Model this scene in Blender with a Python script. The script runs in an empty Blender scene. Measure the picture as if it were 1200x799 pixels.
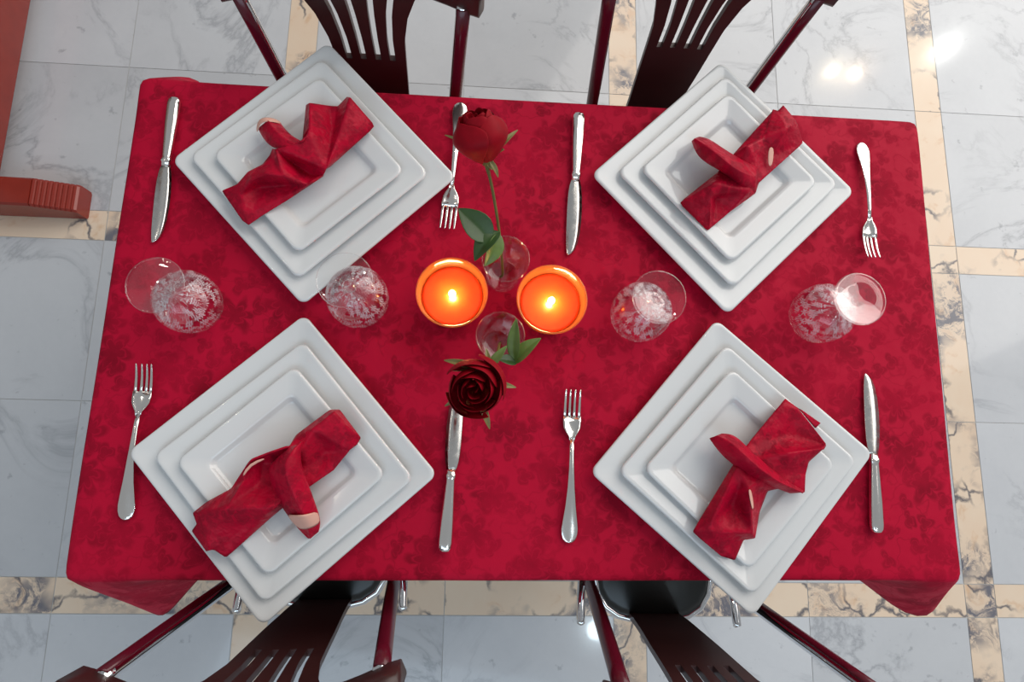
import bpy, bmesh, math, random
from mathutils import Vector, Matrix
random.seed(7)
C = bpy.context.scene.collection
sc = bpy.context.scene
PI = math.pi
# ------------------------------------------------------------------ camera, light, exposure
TZ = 0.75                                  # height of the cloth on the table
CAMZ = TZ + 0.8769
F = 720.0
ROT = Matrix(((0.9977426592611724, -0.030935555506156214, -0.059603500702304184),
              (0.019994860369895645, 0.9841694130440338, -0.17609875634810848),
              (0.06410765515312834, 0.17450947777724746, 0.9825663594468721)))
cam = bpy.data.cameras.new('camera'); co = bpy.data.objects.new('camera', cam); C.objects.link(co)
cam.sensor_width = 36; cam.lens = F / 1200 * 36; cam.clip_start = 0.02
co.matrix_world = Matrix.Translation((0, 0, CAMZ)) @ ROT.to_4x4()
sc.camera = co
w = bpy.data.worlds.new('world'); sc.world = w; w.use_nodes = True
bg = w.node_tree.nodes['Background']; bg.inputs[0].default_value = (0.92, 0.96, 1.0, 1); bg.inputs[1].default_value = 0.31
sc.view_settings.view_transform = 'Standard'; sc.view_settings.look = 'None'
sc.view_settings.gamma = 1; sc.view_settings.exposure = 0.04; sc.view_settings.use_curve_mapping = False

def area(name, loc, target, size, power, col):
    l = bpy.data.lights.new(name, 'AREA'); l.shape = 'RECTANGLE'; l.size, l.size_y = size; l.energy = power; l.color = col
    o = bpy.data.objects.new(name, l); C.objects.link(o); o.location = loc
    o.rotation_euler = (Vector(target) - Vector(loc)).to_track_quat('-Z', 'Y').to_euler()
def bulb(name, loc, power, col, r=0.05):
    l = bpy.data.lights.new(name, 'POINT'); l.energy = power; l.color = col; l.shadow_soft_size = r
    o = bpy.data.objects.new(name, l); C.objects.link(o); o.location = loc
area('warm_ceiling_panel', (2.8, 2.6, 3.1), (0.25, 0.2, 0.75), (4.6, 4.6), 190, (1.0, 0.95, 0.89))
area('south_daylight_panel', (-0.3, -2.0, 2.9), (0.0, 0.1, 0.6), (3.0, 1.2), 24, (0.62, 0.82, 1.0))
bulb('warm_light', (2.935, 3.21, 2.9), 8, (1.0, 0.80, 0.52), 0.045)
bulb('warm_light', (3.135, 3.20, 2.9), 8, (1.0, 0.74, 0.5), 0.045)
bulb('cool_bulb', (0.9, -1.22, 2.9), 9, (0.75, 0.92, 1.0), 0.06)
bulb('warm_light', (-1.5, 0.5, 2.9), 7, (1.0, 0.9, 0.75), 0.05)  # added light with no visible source, for sparkle on glass and plates
bulb('warm_light', (0.25, 1.65, 2.9), 8, (1.0, 0.92, 0.8), 0.05)  # also added for sparkle, no visible source
bulb('white_bulb', (3.945, 3.486, 2.9), 14, (1.0, 1.0, 0.95), 0.03)

# ------------------------------------------------------------------ helpers
def at(x, y, z):
    """world point at height z seen at pixel x, y of the 1200 x 799 frame"""
    d = ROT @ Vector(((x - 600) / F, -(y - 399.5) / F, -1.0))
    return Vector((0, 0, CAMZ)) + d * ((z - CAMZ) / d.z)
def tag(o, label=None, cat=None, group=None, kind=None):
    if label: o['label'] = label
    if cat: o['category'] = cat
    if group: o['group'] = group
    if kind: o['kind'] = kind
    return o
def empty(name, loc, rz=0.0, label=None, cat=None, group=None):
    o = bpy.data.objects.new(name, None); C.objects.link(o); o.location = loc; o.rotation_euler = (0, 0, rz)
    o.empty_display_size = 0.05
    return tag(o, label, cat, group)
def obj(name, bm, mat, parent=None, smooth=True, sub=0, solid=0.0, soff=-1.0):
    me = bpy.data.meshes.new(name)
    bm.normal_update()
    for f in bm.faces: f.smooth = smooth
    bm.to_mesh(me); bm.free()
    for m in (mat if isinstance(mat, (list, tuple)) else [mat]): me.materials.append(m)
    o = bpy.data.objects.new(name, me); C.objects.link(o)
    if parent: o.parent = parent
    if solid:
        s = o.modifiers.new('solid', 'SOLIDIFY'); s.thickness = solid; s.offset = soff
    if sub:
        s = o.modifiers.new('sub', 'SUBSURF'); s.levels = sub; s.render_levels = sub
    return o
def copy_thing(root, loc=None, rz=None):
    def rec(o, par):
        c = o.copy(); C.objects.link(c)
        if par: c.parent = par
        for ch in [q for q in bpy.data.objects if q.parent == o]: rec(ch, c)
        return c
    r = rec(root, None)
    if loc is not None: r.location = loc
    if rz is not None: r.rotation_euler = (0, 0, rz)
    return r
def loft(bm, rings, closed=True, cap=True):
    vs = [[bm.verts.new(p) for p in r] for r in rings]
    n = len(rings[0])
    for a, b in zip(vs, vs[1:]):
        for i in range(n if closed else n - 1):
            j = (i + 1) % n
            bm.faces.new((a[i], a[j], b[j], b[i]))
    if cap and closed:
        bm.faces.new(list(reversed(vs[0]))); bm.faces.new(vs[-1])
    return vs
def lathe(bm, prof, n=48, cx=0, cy=0):
    rings = [[(cx + r * math.cos(2 * PI * i / n), cy + r * math.sin(2 * PI * i / n), z) for i in range(n)] for r, z in prof]
    loft(bm, rings, True, False)
    bmesh.ops.remove_doubles(bm, verts=bm.verts, dist=1e-6)
def tube(bm, path, rad, n=12, flat=1.0, up=Vector((0, 0, 1))):
    path = [Vector(p) for p in path]; rings = []
    for i, p in enumerate(path):
        t = (path[min(i + 1, len(path) - 1)] - path[max(i - 1, 0)]).normalized()
        s = t.cross(up)
        s = s.normalized() if s.length > 1e-4 else t.orthogonal().normalized()
        u = s.cross(t).normalized()
        r = rad[i] if isinstance(rad, (list, tuple)) else rad
        rings.append([p + s * r * math.cos(2 * PI * k / n) + u * r * flat * math.sin(2 * PI * k / n) for k in range(n)])
    loft(bm, rings)
def spline(pts, n=8):
    pts = [Vector(p) for p in pts]; out = []
    P = [pts[0] * 2 - pts[1]] + pts + [pts[-1] * 2 - pts[-2]]
    for i in range(1, len(P) - 2):
        for k in range(n):
            t = k / n; a, b, c, d = P[i - 1], P[i], P[i + 1], P[i + 2]
            out.append(0.5 * ((2 * b) + (c - a) * t + (2 * a - 5 * b + 4 * c - d) * t * t + (3 * b - a - 3 * c + d) * t ** 3))
    out.append(pts[-1]); return out
def box(bm, x0, x1, y0, y1, z0, z1, bev=0.0):
    r = bmesh.ops.create_cube(bm, size=1.0)
    for v in r['verts']:
        v.co = Vector(((x0 + x1) / 2 + v.co.x * (x1 - x0), (y0 + y1) / 2 + v.co.y * (y1 - y0), (z0 + z1) / 2 + v.co.z * (z1 - z0)))
    if bev:
        es = list({e for v in r['verts'] for e in v.link_edges})
        bmesh.ops.bevel(bm, geom=es, offset=bev, segments=3, affect='EDGES', profile=0.6)

# ------------------------------------------------------------------ materials
class N:
    """small node builder"""
    def __init__(s, name):
        s.m = bpy.data.materials.new(name); s.m.use_nodes = True; s.t = s.m.node_tree
        s.b = s.t.nodes['Principled BSDF']; s.out = s.t.nodes['Material Output']
    def add(s, typ, ins=None, **kw):
        n = s.t.nodes.new(typ)
        for k, v in kw.items(): setattr(n, k, v)
        for k, v in (ins or {}).items(): s.set(n, k, v)
        return n
    def set(s, n, k, v):
        i = n.inputs[k]
        if isinstance(v, bpy.types.NodeSocket): s.t.links.new(v, i)
        else: i.default_value = v
    def math(s, op, a, b=0.0):
        n = s.add('ShaderNodeMath', operation=op); s.set(n, 0, a); s.set(n, 1, b); return n.outputs[0]
    def mix(s, f, a, b):
        n = s.add('ShaderNodeMix', data_type='RGBA'); s.set(n, 0, f); s.set(n, 6, a); s.set(n, 7, b); return n.outputs[2]
    def ramp(s, f, pts):
        n = s.add('ShaderNodeValToRGB'); s.set(n, 0, f); e = n.color_ramp.elements
        while len(e) < len(pts): e.new(0.5)
        for q, (p, c) in zip(e, pts):
            q.position = p; q.color = (c, c, c, 1) if isinstance(c, (int, float)) else c
        return n.outputs[0]
    def noise(s, vec, scale, detail=4, rough=0.55, dist=0.0):
        n = s.add('ShaderNodeTexNoise', {'Scale': scale, 'Detail': detail, 'Roughness': rough, 'Distortion': dist}); s.set(n, 'Vector', vec); return n.outputs[0]
    def bump(s, h, strength, dist=0.01):
        n = s.add('ShaderNodeBump', {'Strength': strength, 'Distance': dist}); s.set(n, 'Height', h); s.set(s.b, 'Normal', n.outputs[0])
    def p(s, **kw):
        for k, v in kw.items(): s.set(s.b, k.replace('_', ' '), v)
        return s
def plain(name, col, rough=0.5, metal=0.0, var=0.06, scale=40, **kw):
    n = N(name); g = n.add('ShaderNodeTexCoord').outputs['Object']
    f = n.noise(g, scale)
    c2 = tuple(max(0, x * (1 - var * 2)) for x in col[:3]) + (1,)
    n.p(Base_Color=n.mix(f, tuple(col[:3]) + (1,), c2), Roughness=rough, Metallic=metal, **kw)
    return n.m

def marble_white():
    n = N('white_marble'); g = n.add('ShaderNodeNewGeometry'); P = g.outputs['Position']
    at_ = n.add('ShaderNodeAttribute', attribute_name='tile'); off = n.add('ShaderNodeVectorMath', operation='ADD')
    n.set(off, 0, P); n.set(off, 1, at_.outputs['Vector']); V = off.outputs[0]
    cloud = n.noise(V, 3.2, 5, 0.6, 0.4)
    fine = n.noise(V, 60, 4, 0.7)
    vein = n.noise(V, 2.3, 7, 0.62, 1.4)
    vd = n.math('ABSOLUTE', n.math('SUBTRACT', vein, 0.5))
    vm = n.ramp(vd, [(0.0, 1.0), (0.012, 0.5), (0.04, 0.0)])
    gate = n.ramp(n.noise(V, 2.0, 2), [(0.42, 0.0), (0.6, 1.0)])
    spot = n.ramp(n.noise(V, 26, 3, 0.6), [(0.66, 0.0), (0.74, 1.0)])
    base = n.mix(cloud, (0.62, 0.64, 0.67, 1), (0.47, 0.49, 0.52, 1))
    base = n.mix(n.math('MULTIPLY', fine, 0.22), base, (0.74, 0.75, 0.76, 1))
    base = n.mix(n.math('MULTIPLY', n.math('MULTIPLY', vm, gate), 0.42), base, (0.15, 0.16, 0.19, 1))
    base = n.mix(n.math('MULTIPLY', spot, 0.45), base, (0.22, 0.23, 0.26, 1))
    shade = n.add('ShaderNodeSeparateXYZ'); n.set(shade, 0, at_.outputs['Vector'])
    k = n.math('ADD', n.math('MULTIPLY', n.math('FRACT', shade.outputs[0]), 0.14), 0.9)
    mul = n.add('ShaderNodeVectorMath', operation='SCALE'); n.set(mul, 0, base); n.set(mul, 3, k)
    n.p(Base_Color=mul.outputs[0], Roughness=0.12); n.b.inputs['Specular IOR Level'].default_value = 0.3; n.b.inputs['Coat Weight'].default_value = 0.28; n.b.inputs['Coat Roughness'].default_value = 0.035
    return n.m
def marble_breccia():
    n = N('cream_breccia_marble'); P = n.add('ShaderNodeNewGeometry').outputs['Position']
    at_ = n.add('ShaderNodeAttribute', attribute_name='tile'); off = n.add('ShaderNodeVectorMath', operation='ADD')
    n.set(off, 0, P); n.set(off, 1, at_.outputs['Vector']); V0 = off.outputs[0]
    wn = n.add('ShaderNodeTexNoise', {'Scale': 6.0, 'Detail': 6.0}); n.set(wn, 'Vector', V0)
    wv = n.add('ShaderNodeVectorMath', operation='SCALE'); n.set(wv, 0, wn.outputs['Color']); wv.inputs[3].default_value = 0.26
    ad = n.add('ShaderNodeVectorMath', operation='ADD'); n.set(ad, 0, V0); n.set(ad, 1, wv.outputs[0]); V = ad.outputs[0]
    vo = n.add('ShaderNodeTexVoronoi', {'Scale': 5.5}, feature='DISTANCE_TO_EDGE'); n.set(vo, 'Vector', V)
    line = n.ramp(vo.outputs[0], [(0.0, 1.0), (0.012, 0.8), (0.04, 0.0)])
    line2 = n.ramp(n.noise(V, 16.0, 6, 0.72, 0.6), [(0.44, 0.0), (0.54, 1.0)])
    gate = n.ramp(n.noise(V0, 5.0, 2), [(0.46, 0.0), (0.56, 1.0)])
    dense = n.ramp(n.noise(V0, 4.0, 4), [(0.50, 0.0), (0.60, 1.0)])
    base = n.mix(n.noise(V, 7, 4), (0.80, 0.68, 0.54, 1), (0.74, 0.55, 0.40, 1))
    base = n.mix(n.ramp(n.noise(V, 14, 3), [(0.60, 0.0), (0.72, 0.5)]), base, (0.62, 0.36, 0.18, 1))
    base = n.mix(n.math('MULTIPLY', n.math('MULTIPLY', line, gate), 0.9), base, (0.07, 0.08, 0.11, 1))
    base = n.mix(n.math('MULTIPLY', n.math('ADD', n.math('MULTIPLY', line2, 0.85), 0.08), dense), base, (0.12, 0.13, 0.17, 1))
    n.p(Base_Color=base, Roughness=0.12); n.b.inputs['Specular IOR Level'].default_value = 0.3; n.b.inputs['Coat Weight'].default_value = 0.28; n.b.inputs['Coat Roughness'].default_value = 0.035
    return n.m
def damask(name, dark, light, scale, sheen=0.15, spec=0.12, rough=0.62, crinkle=9.0, bst=0.35):
    """tone on tone flower damask: rosettes with petals, leaves and tendrils"""
    n = N(name); P = n.add('ShaderNodeTexCoord').outputs['Object']
    wn = n.add('ShaderNodeTexNoise', {'Scale': scale * 2.0, 'Detail': 3.0}); n.set(wn, 'Vector', P)
    wc = n.add('ShaderNodeVectorMath', operation='SUBTRACT'); n.set(wc, 0, wn.outputs['Color']); wc.inputs[1].default_value = (0.5, 0.5, 0.5)
    wv = n.add('ShaderNodeVectorMath', operation='SCALE'); n.set(wv, 0, wc.outputs[0]); wv.inputs[3].default_value = 0.35 / scale
    ad = n.add('ShaderNodeVectorMath', operation='ADD'); n.set(ad, 0, P); n.set(ad, 1, wv.outputs[0]); V = ad.outputs[0]
    def rosette(sc_, petals, rad, rnd):
        vo = n.add('ShaderNodeTexVoronoi', {'Scale': sc_, 'Randomness': rnd}, voronoi_dimensions='2D'); n.set(vo, 'Vector', V)
        d = n.add('ShaderNodeVectorMath', operation='SUBTRACT'); n.set(d, 0, V); n.set(d, 1, vo.outputs['Position'])
        xyz = n.add('ShaderNodeSeparateXYZ'); n.set(xyz, 0, d.outputs[0])
        ang = n.math('ARCTAN2', xyz.outputs[1], xyz.outputs[0])
        r = vo.outputs['Distance']
        pet = n.math('ADD', n.math('MULTIPLY', n.math('ABSOLUTE', n.math('COSINE', n.math('MULTIPLY', ang, petals / 2))), 0.5), 0.5)
        lim = n.math('MULTIPLY', pet, rad)
        inside = n.ramp(n.math('SUBTRACT', lim, r), [(0.0, 0.0), (0.10, 1.0)])
        ring = n.ramp(n.math('ABSOLUTE', n.math('SUBTRACT', n.math('MULTIPLY', lim, 0.55), r)), [(0.0, 1.0), (0.03, 0.0)])
        return n.math('SUBTRACT', inside, n.math('MULTIPLY', ring, 0.7))
    a = rosette(scale, 6, 0.42, 0.7)
    b = rosette(scale * 2.3, 3, 0.44, 1.0)
    ten = n.ramp(n.math('ABSOLUTE', n.math('SUBTRACT', n.noise(V, scale * 2.2, 2), 0.5)), [(0.0, 1.0), (0.03, 0.0)])
    pat = n.math('MINIMUM', n.math('MAXIMUM', a, n.math('MAXIMUM', n.math('MULTIPLY', b, 0.9), n.math('MULTIPLY', ten, 0.6))), 1.0)
    weave = n.noise(P, 900, 2)
    blotch = n.noise(P, scale * 1.1, 4, 0.6)
    amt = n.math('MULTIPLY', n.math('MAXIMUM', pat, 0.0), n.ramp(blotch, [(0.3, 0.2), (0.7, 0.95)]))
    col = n.mix(amt, light, dark)
    col = n.mix(n.math('MULTIPLY', weave, 0.22), col, dark)
    n.p(Base_Color=col, Roughness=n.ramp(pat, [(0.0, rough), (1.0, min(1.0, rough + 0.15))]))
    n.b.inputs['Sheen Weight'].default_value = sheen; n.b.inputs['Sheen Roughness'].default_value = 0.4
    n.b.inputs['Sheen Tint'].default_value = (1.0, 0.25, 0.4, 1); n.b.inputs['Specular IOR Level'].default_value = spec
    n.bump(n.math('ADD', n.math('MULTIPLY', n.noise(P, crinkle, 3), 1.6), n.math('MULTIPLY', weave, 0.04)), bst, 0.012)
    return n.m
def glass(name, tint=(1, 1, 1, 1), edge=0.16, etch=False, rough=0.02, minimum=0.05):
    n = N(name); n.t.nodes.remove(n.b)
    lw = n.add('ShaderNodeLayerWeight', {'Blend': edge})
    tr = n.add('ShaderNodeBsdfTransparent', {'Color': tint})
    gl = n.add('ShaderNodeBsdfGlossy', {'Color': (1, 1, 1, 1), 'Roughness': rough})
    fac = n.math('MINIMUM', n.math('ADD', lw.outputs['Facing'], minimum), 1.0)
    mx = n.add('ShaderNodeMixShader'); n.set(mx, 0, fac); n.set(mx, 1, tr.outputs[0]); n.set(mx, 2, gl.outputs[0]); res = mx.outputs[0]
    if etch:
        P = n.add('ShaderNodeTexCoord').outputs['Object']
        z = n.add('ShaderNodeSeparateXYZ'); n.set(z, 0, P)
        ang = n.math('ARCTAN2', z.outputs[1], z.outputs[0])
        uv = n.add('ShaderNodeCombineXYZ'); n.set(uv, 0, n.math('MULTIPLY', ang, 0.04)); n.set(uv, 1, z.outputs[2])
        vo = n.add('ShaderNodeTexVoronoi', {'Scale': 105.0}, voronoi_dimensions='2D'); n.set(vo, 'Vector', uv.outputs[0])
        d = n.add('ShaderNodeVectorMath', operation='SUBTRACT'); n.set(d, 0, uv.outputs[0]); n.set(d, 1, vo.outputs['Position'])
        q = n.add('ShaderNodeSeparateXYZ'); n.set(q, 0, d.outputs[0])
        an = n.math('ARCTAN2', q.outputs[1], q.outputs[0])
        ray = n.ramp(n.math('ABSOLUTE', n.math('SINE', n.math('MULTIPLY', an, 3.0))), [(0.0, 1.0), (0.6, 0.0)])
        fade = n.ramp(vo.outputs['Distance'], [(0.3, 1.0), (0.6, 0.0)])
        band = n.ramp(n.math('MULTIPLY', z.outputs[2], 10.0), [(0.05, 0.2), (0.10, 1.0), (0.66, 1.0), (0.70, 0.3)])
        gate = n.ramp(n.noise(uv.outputs[0], 22, 2), [(0.38, 0.1), (0.5, 1.0)])
        bp = n.add('ShaderNodeBump', {'Strength': 0.5, 'Distance': 0.002}); n.set(bp, 'Height', n.math('MULTIPLY', ray, fade)); n.set(gl, 'Normal', bp.outputs[0])
        df = n.add('ShaderNodeBsdfDiffuse', {'Color': (0.92, 0.88, 0.92, 1)})
        m2 = n.add('ShaderNodeMixShader'); n.set(m2, 0, n.math('MULTIPLY', n.math('MULTIPLY', n.math('MULTIPLY', ray, fade), gate), n.math('MULTIPLY', band, 0.95))); n.set(m2, 1, res); n.set(m2, 2, df.outputs[0]); res = m2.outputs[0]
    n.t.links.new(res, n.out.inputs[0])
    return n.m
def emitter(name, col, s):
    n = N(name); n.p(Base_Color=(0, 0, 0, 1)); n.b.inputs['Emission Color'].default_value = col; n.b.inputs['Emission Strength'].default_value = s
    return n.m

M_white, M_brec = marble_white(), marble_breccia()
M_grout = plain('grout', (0.62, 0.62, 0.60), 0.6)
M_cloth = damask('red_damask_tablecloth', (0.22, 0.0015, 0.014, 1), (0.47, 0.0025, 0.030, 1), 13.0, 0.02)
M_napkin = damask('red_damask_napkin', (0.20, 0.0015, 0.014, 1), (0.46, 0.0022, 0.026, 1), 20.0, 0.02, 0.12, 0.38, 32.0, 0.35)
M_hem = plain('peach_napkin_lining', (0.78, 0.42, 0.33), 0.6)
M_plate = plain('white_glazed_porcelain', (0.69, 0.695, 0.695), 0.08, var=0.01)
M_plate.node_tree.nodes['Principled BSDF'].inputs['Coat Weight'].default_value = 0.3
M_steel = plain('polished_steel', (0.90, 0.87, 0.83), 0.16, 1.0, var=0.04)
def blade_mat():
    n = N('brushed_steel_blade'); P = n.add('ShaderNodeTexCoord').outputs['Object']
    f = n.noise(P, 130, 3)
    n.p(Base_Color=n.mix(f, (0.82, 0.80, 0.77, 1), (0.6, 0.58, 0.56, 1)), Metallic=1.0, Roughness=n.ramp(f, [(0.3, 0.15), (0.7, 0.3)])); return n.m
M_blade = blade_mat()
M_chrome = plain('chrome', (0.75, 0.75, 0.76), 0.08, 1.0, var=0.02)
M_wood = plain('dark_brown_wood', (0.055, 0.019, 0.018), 0.4, var=0.2, scale=30)
M_redrefl = plain('dark_red_reflection', (0.11, 0.006, 0.018), 0.25, var=0.1)  # colour of the red reflection painted onto the chrome chair posts
M_seat = plain('black_vinyl', (0.008, 0.009, 0.008), 0.3, var=0.1)
M_screen = plain('red_lacquered_wood', (0.30, 0.028, 0.016), 0.25, var=0.15, scale=25)
M_carve = plain('dark_carved_wood', (0.06, 0.015, 0.008), 0.3, var=0.2)
M_gold = plain('gilt_dots', (0.8, 0.5, 0.2), 0.3, 1.0)
M_glass = glass('clear_glass', edge=0.2, minimum=0.015)
M_etched = glass('cut_glass', edge=0.13, etch=True, minimum=0.02)
M_vase = glass('clear_vase_glass', (0.97, 0.95, 0.96, 1), edge=0.16, minimum=0.04)
def cup_mat():
    n = N('amber_tinted_glass'); n.t.nodes.remove(n.b)
    tr = n.add('ShaderNodeBsdfTransparent', {'Color': (1.0, 0.62, 0.32, 1)}); df = n.add('ShaderNodeBsdfTranslucent', {'Color': (1.0, 0.42, 0.10, 1)}); d2 = n.add('ShaderNodeBsdfDiffuse', {'Color': (1.0, 0.42, 0.12, 1)})
    gl = n.add('ShaderNodeBsdfGlossy', {'Roughness': 0.04}); lw = n.add('ShaderNodeLayerWeight', {'Blend': 0.25})
    a = n.add('ShaderNodeMixShader', {0: 0.5}); n.set(a, 1, df.outputs[0]); n.set(a, 2, d2.outputs[0])
    b = n.add('ShaderNodeMixShader', {0: 0.42}); n.set(b, 1, tr.outputs[0]); n.set(b, 2, a.outputs[0])
    c = n.add('ShaderNodeMixShader'); n.set(c, 0, n.math('MULTIPLY', lw.outputs['Facing'], 0.6)); n.set(c, 1, b.outputs[0]); n.set(c, 2, gl.outputs[0])
    n.t.links.new(c.outputs[0], n.out.inputs[0]); return n.m
M_cup = cup_mat()
def wax_mat():
    n = N('red_orange_wax'); P = n.add('ShaderNodeTexCoord').outputs['Object']
    n.p(Base_Color=n.mix(n.noise(P, 30), (0.98, 0.09, 0.008, 1), (0.92, 0.06, 0.008, 1)), Roughness=0.25)
    n.b.inputs['Subsurface Weight'].default_value = 0.5; n.b.inputs['Subsurface Radius'].default_value = (1.0, 0.25, 0.08); n.b.inputs['Subsurface Scale'].default_value = 0.02
    return n.m
M_wax = wax_mat()
M_wick = plain('burnt_wick', (0.02, 0.015, 0.01), 0.9)
def flame_mat():
    n = N('candle_flame'); n.t.nodes.remove(n.b)
    em = n.add('ShaderNodeEmission', {'Color': (1.0, 0.80, 0.38, 1), 'Strength': 9.0}); tr = n.add('ShaderNodeBsdfTransparent')
    m = n.add('ShaderNodeAddShader'); n.set(m, 0, em.outputs[0]); n.set(m, 1, tr.outputs[0]); n.t.links.new(m.outputs[0], n.out.inputs[0]); return n.m
M_flame = flame_mat()
M_petal = plain('deep_red_rose_petal', (0.35, 0.002, 0.012), 0.55, var=0.25, scale=60)
M_petal.node_tree.nodes['Principled BSDF'].inputs['Specular IOR Level'].default_value = 0.12
M_leaf = plain('rose_leaf', (0.045, 0.10, 0.022), 0.4, var=0.25, scale=90)
M_leaf2 = plain('yellow_green_rose_leaf', (0.15, 0.23, 0.045), 0.4, var=0.25, scale=90)
M_stem = plain('rose_stem', (0.17, 0.15, 0.035), 0.5, var=0.25, scale=60)
M_sepal = plain('rose_sepal', (0.28, 0.24, 0.07), 0.5, var=0.3, scale=90)

# ------------------------------------------------------------------ floor: marble modules framed by breccia strips
bm = bmesh.new()
lay = bm.faces.layers.float_vector.new('tile')
def tile(x0, x1, y0, y1, mi):
    g = 0.0009
    vs = [bm.verts.new((x, y, 0.0)) for x, y in ((x0 + g, y0 + g), (x1 - g, y0 + g), (x1 - g, y1 - g), (x0 + g, y1 - g))]
    f = bm.faces.new(vs); f.material_index = mi; f[lay] = Vector((random.uniform(0, 40), random.uniform(0, 40), random.uniform(0, 9)))
PX, PY, SW, X0, Y0 = 0.935, 0.933, 0.083, 0.411, -0.363
for i in range(-4, 4):
    for j in range(-4, 4):
        cx, cy = X0 + i * PX, Y0 + j * PY
        h = SW / 2
        tile(cx - h, cx + h, cy - h, cy + h, 1)
        mx, my = (PX - SW) / 2, (PY - SW) / 2
        for k in range(2):
            tile(cx + h + k * mx, cx + h + (k + 1) * mx, cy - h, cy + h, 1)
            tile(cx - h, cx + h, cy + h + k * my, cy + h + (k + 1) * my, 1)
            for l in range(2):
                tile(cx + h + k * mx, cx + h + (k + 1) * mx, cy + h + l * my, cy + h + (l + 1) * my, 0)
f = bm.faces.new([bm.verts.new(p) for p in ((-3.6, -4.4, -0.0012), (4.1, -4.4, -0.0012), (4.1, 3.3, -0.0012), (-3.6, 3.3, -0.0012))]); f.material_index = 2
fl = obj('floor', bm, [M_white, M_brec, M_grout], smooth=False); tag(fl, 'pale grey marble floor tiles framed by veined cream strips', 'floor', kind='structure')

# ------------------------------------------------------------------ red lacquered screen at the left edge
scr = empty('standing_screen', (-1.288, 1.1, 0), 0, 'red lacquered wooden screen standing at the left edge of the frame', 'screen')
bm = bmesh.new(); box(bm, -0.045, 0.045, -0.44, 0.75, 0.05, 0.15, 0.006); obj('base_rail', bm, M_screen, scr)
bm = bmesh.new(); box(bm, -0.05, -0.006, -0.40, 0.72, 0.15, 1.5, 0.004)
for i in range(7): box(bm, -0.008, 0.004, -0.36 + i * 0.16, -0.28 + i * 0.16, 0.2, 1.42, 0.004)
pn = obj('carved_panel', bm, M_carve, scr); tag(pn, 'dark brown carved panel')
for i in range(12):
    bm = bmesh.new(); bmesh.ops.create_icosphere(bm, subdivisions=2, radius=0.005, matrix=Matrix.Translation((-0.006 if i % 2 else 0.004, -0.05 + 0.05 * i, 0.2 + 0.04 * (i * 7 % 5))))
    obj('gilt_stud', bm, M_gold, pn)
bm = bmesh.new()     # foot: a bar that slopes down to a ribbed end
prof = [(-0.25, 0.035), (-0.19, 0.06), (-0.05, 0.085), (0.0, 0.09), (0.095, 0.088)]
nr = 9
for k in range(nr):
    t0 = 0.095 + 0.095 * k / nr
    for q in (0.0, 0.25, 0.5, 0.75): prof.append((t0 + q * 0.095 / nr, 0.088 - 0.032 * (k + q) / nr - (0.0035 if q in (0.0,) else 0.0)))
prof.append((0.192, 0.052))
prof = [(x + (0.056 if x > -0.1 else 0.0), z) for x, z in prof]
rings = [[(x, -0.515 + 0.006, 0.0), (x, -0.515, 0.004), (x, -0.515, z - 0.006), (x, -0.51, z), (x, -0.446, z), (x, -0.44, z - 0.006), (x, -0.44, 0.004), (x, -0.446, 0.0)] for x, z in prof]
loft(bm, rings); obj('foot', bm, M_screen, scr, smooth=False)

# ------------------------------------------------------------------ table
TX, TY, TW, TD = 0.0905, 0.1835, 1.212, 0.702
tb = empty('dining_table', (TX, TY, 0), 0, 'rectangular dining table hidden under the red damask cloth', 'table')
bm = bmesh.new(); box(bm, -TW / 2, TW / 2, -TD / 2, TD / 2, TZ - 0.032, TZ - 0.003, 0.004); obj('tabletop', bm, M_wood, tb)
bm = bmesh.new()
for sx in (-1, 1): box(bm, sx * 0.55 - 0.01, sx * 0.55 + 0.01, -0.29, 0.29, TZ - 0.09, TZ - 0.032)
for sy in (-1, 1): box(bm, -0.55, 0.55, sy * 0.29 - 0.01, sy * 0.29 + 0.01, TZ - 0.09, TZ - 0.032)
obj('apron', bm, M_wood, tb)
for sx in (-1, 1):
    for sy in (-1, 1):
        bm = bmesh.new(); tube(bm, [(sx * 0.565, sy * 0.315, 0), (sx * 0.565, sy * 0.315, 0.4), (sx * 0.56, sy * 0.31, TZ - 0.032)], [0.016, 0.02, 0.022], 12); obj('leg', bm, M_wood, tb)

# tablecloth: top sheet, rounded edge, hanging skirt with the corner folds
cTL, cTR, cBR, cBL = at(165, 92, TZ), at(1076, 142, TZ), at(1127, 680, TZ), at(73, 680, TZ)
bm = bmesh.new(); NX, NY = 60, 36
def topz(u, v): return TZ + 0.0006 * math.sin(9 * u + 4 * v) * math.sin(11 * v)
grid = [[bm.verts.new(((cBL.lerp(cBR, i / NX)).lerp(cTL.lerp(cTR, i / NX), j / NY)).to_tuple()[:2] + (topz(i / NX, j / NY),)) for i in range(NX + 1)] for j in range(NY + 1)]
for j in range(NY):
    for i in range(NX): bm.faces.new((grid[j][i], grid[j][i + 1], grid[j + 1][i + 1], grid[j + 1][i]))
loop = [grid[0][i] for i in range(NX)] + [grid[j][NX] for j in range(NY)] + [grid[NY][i] for i in range(NX, 0, -1)] + [grid[j][0] for j in range(NY, 0, -1)]
nl = len(loop); ic = {'BL': 0, 'BR': NX, 'TR': NX + NY, 'TL': 2 * NX + NY}
out = []
for k in range(nl):
    if k < NX: o_ = Vector((0, -1, 0))
    elif k < NX + NY: o_ = Vector((1, 0, 0))
    elif k < 2 * NX + NY: o_ = Vector((0, 1, 0))
    else: o_ = Vector((-1, 0, 0))
    out.append(o_)
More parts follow.
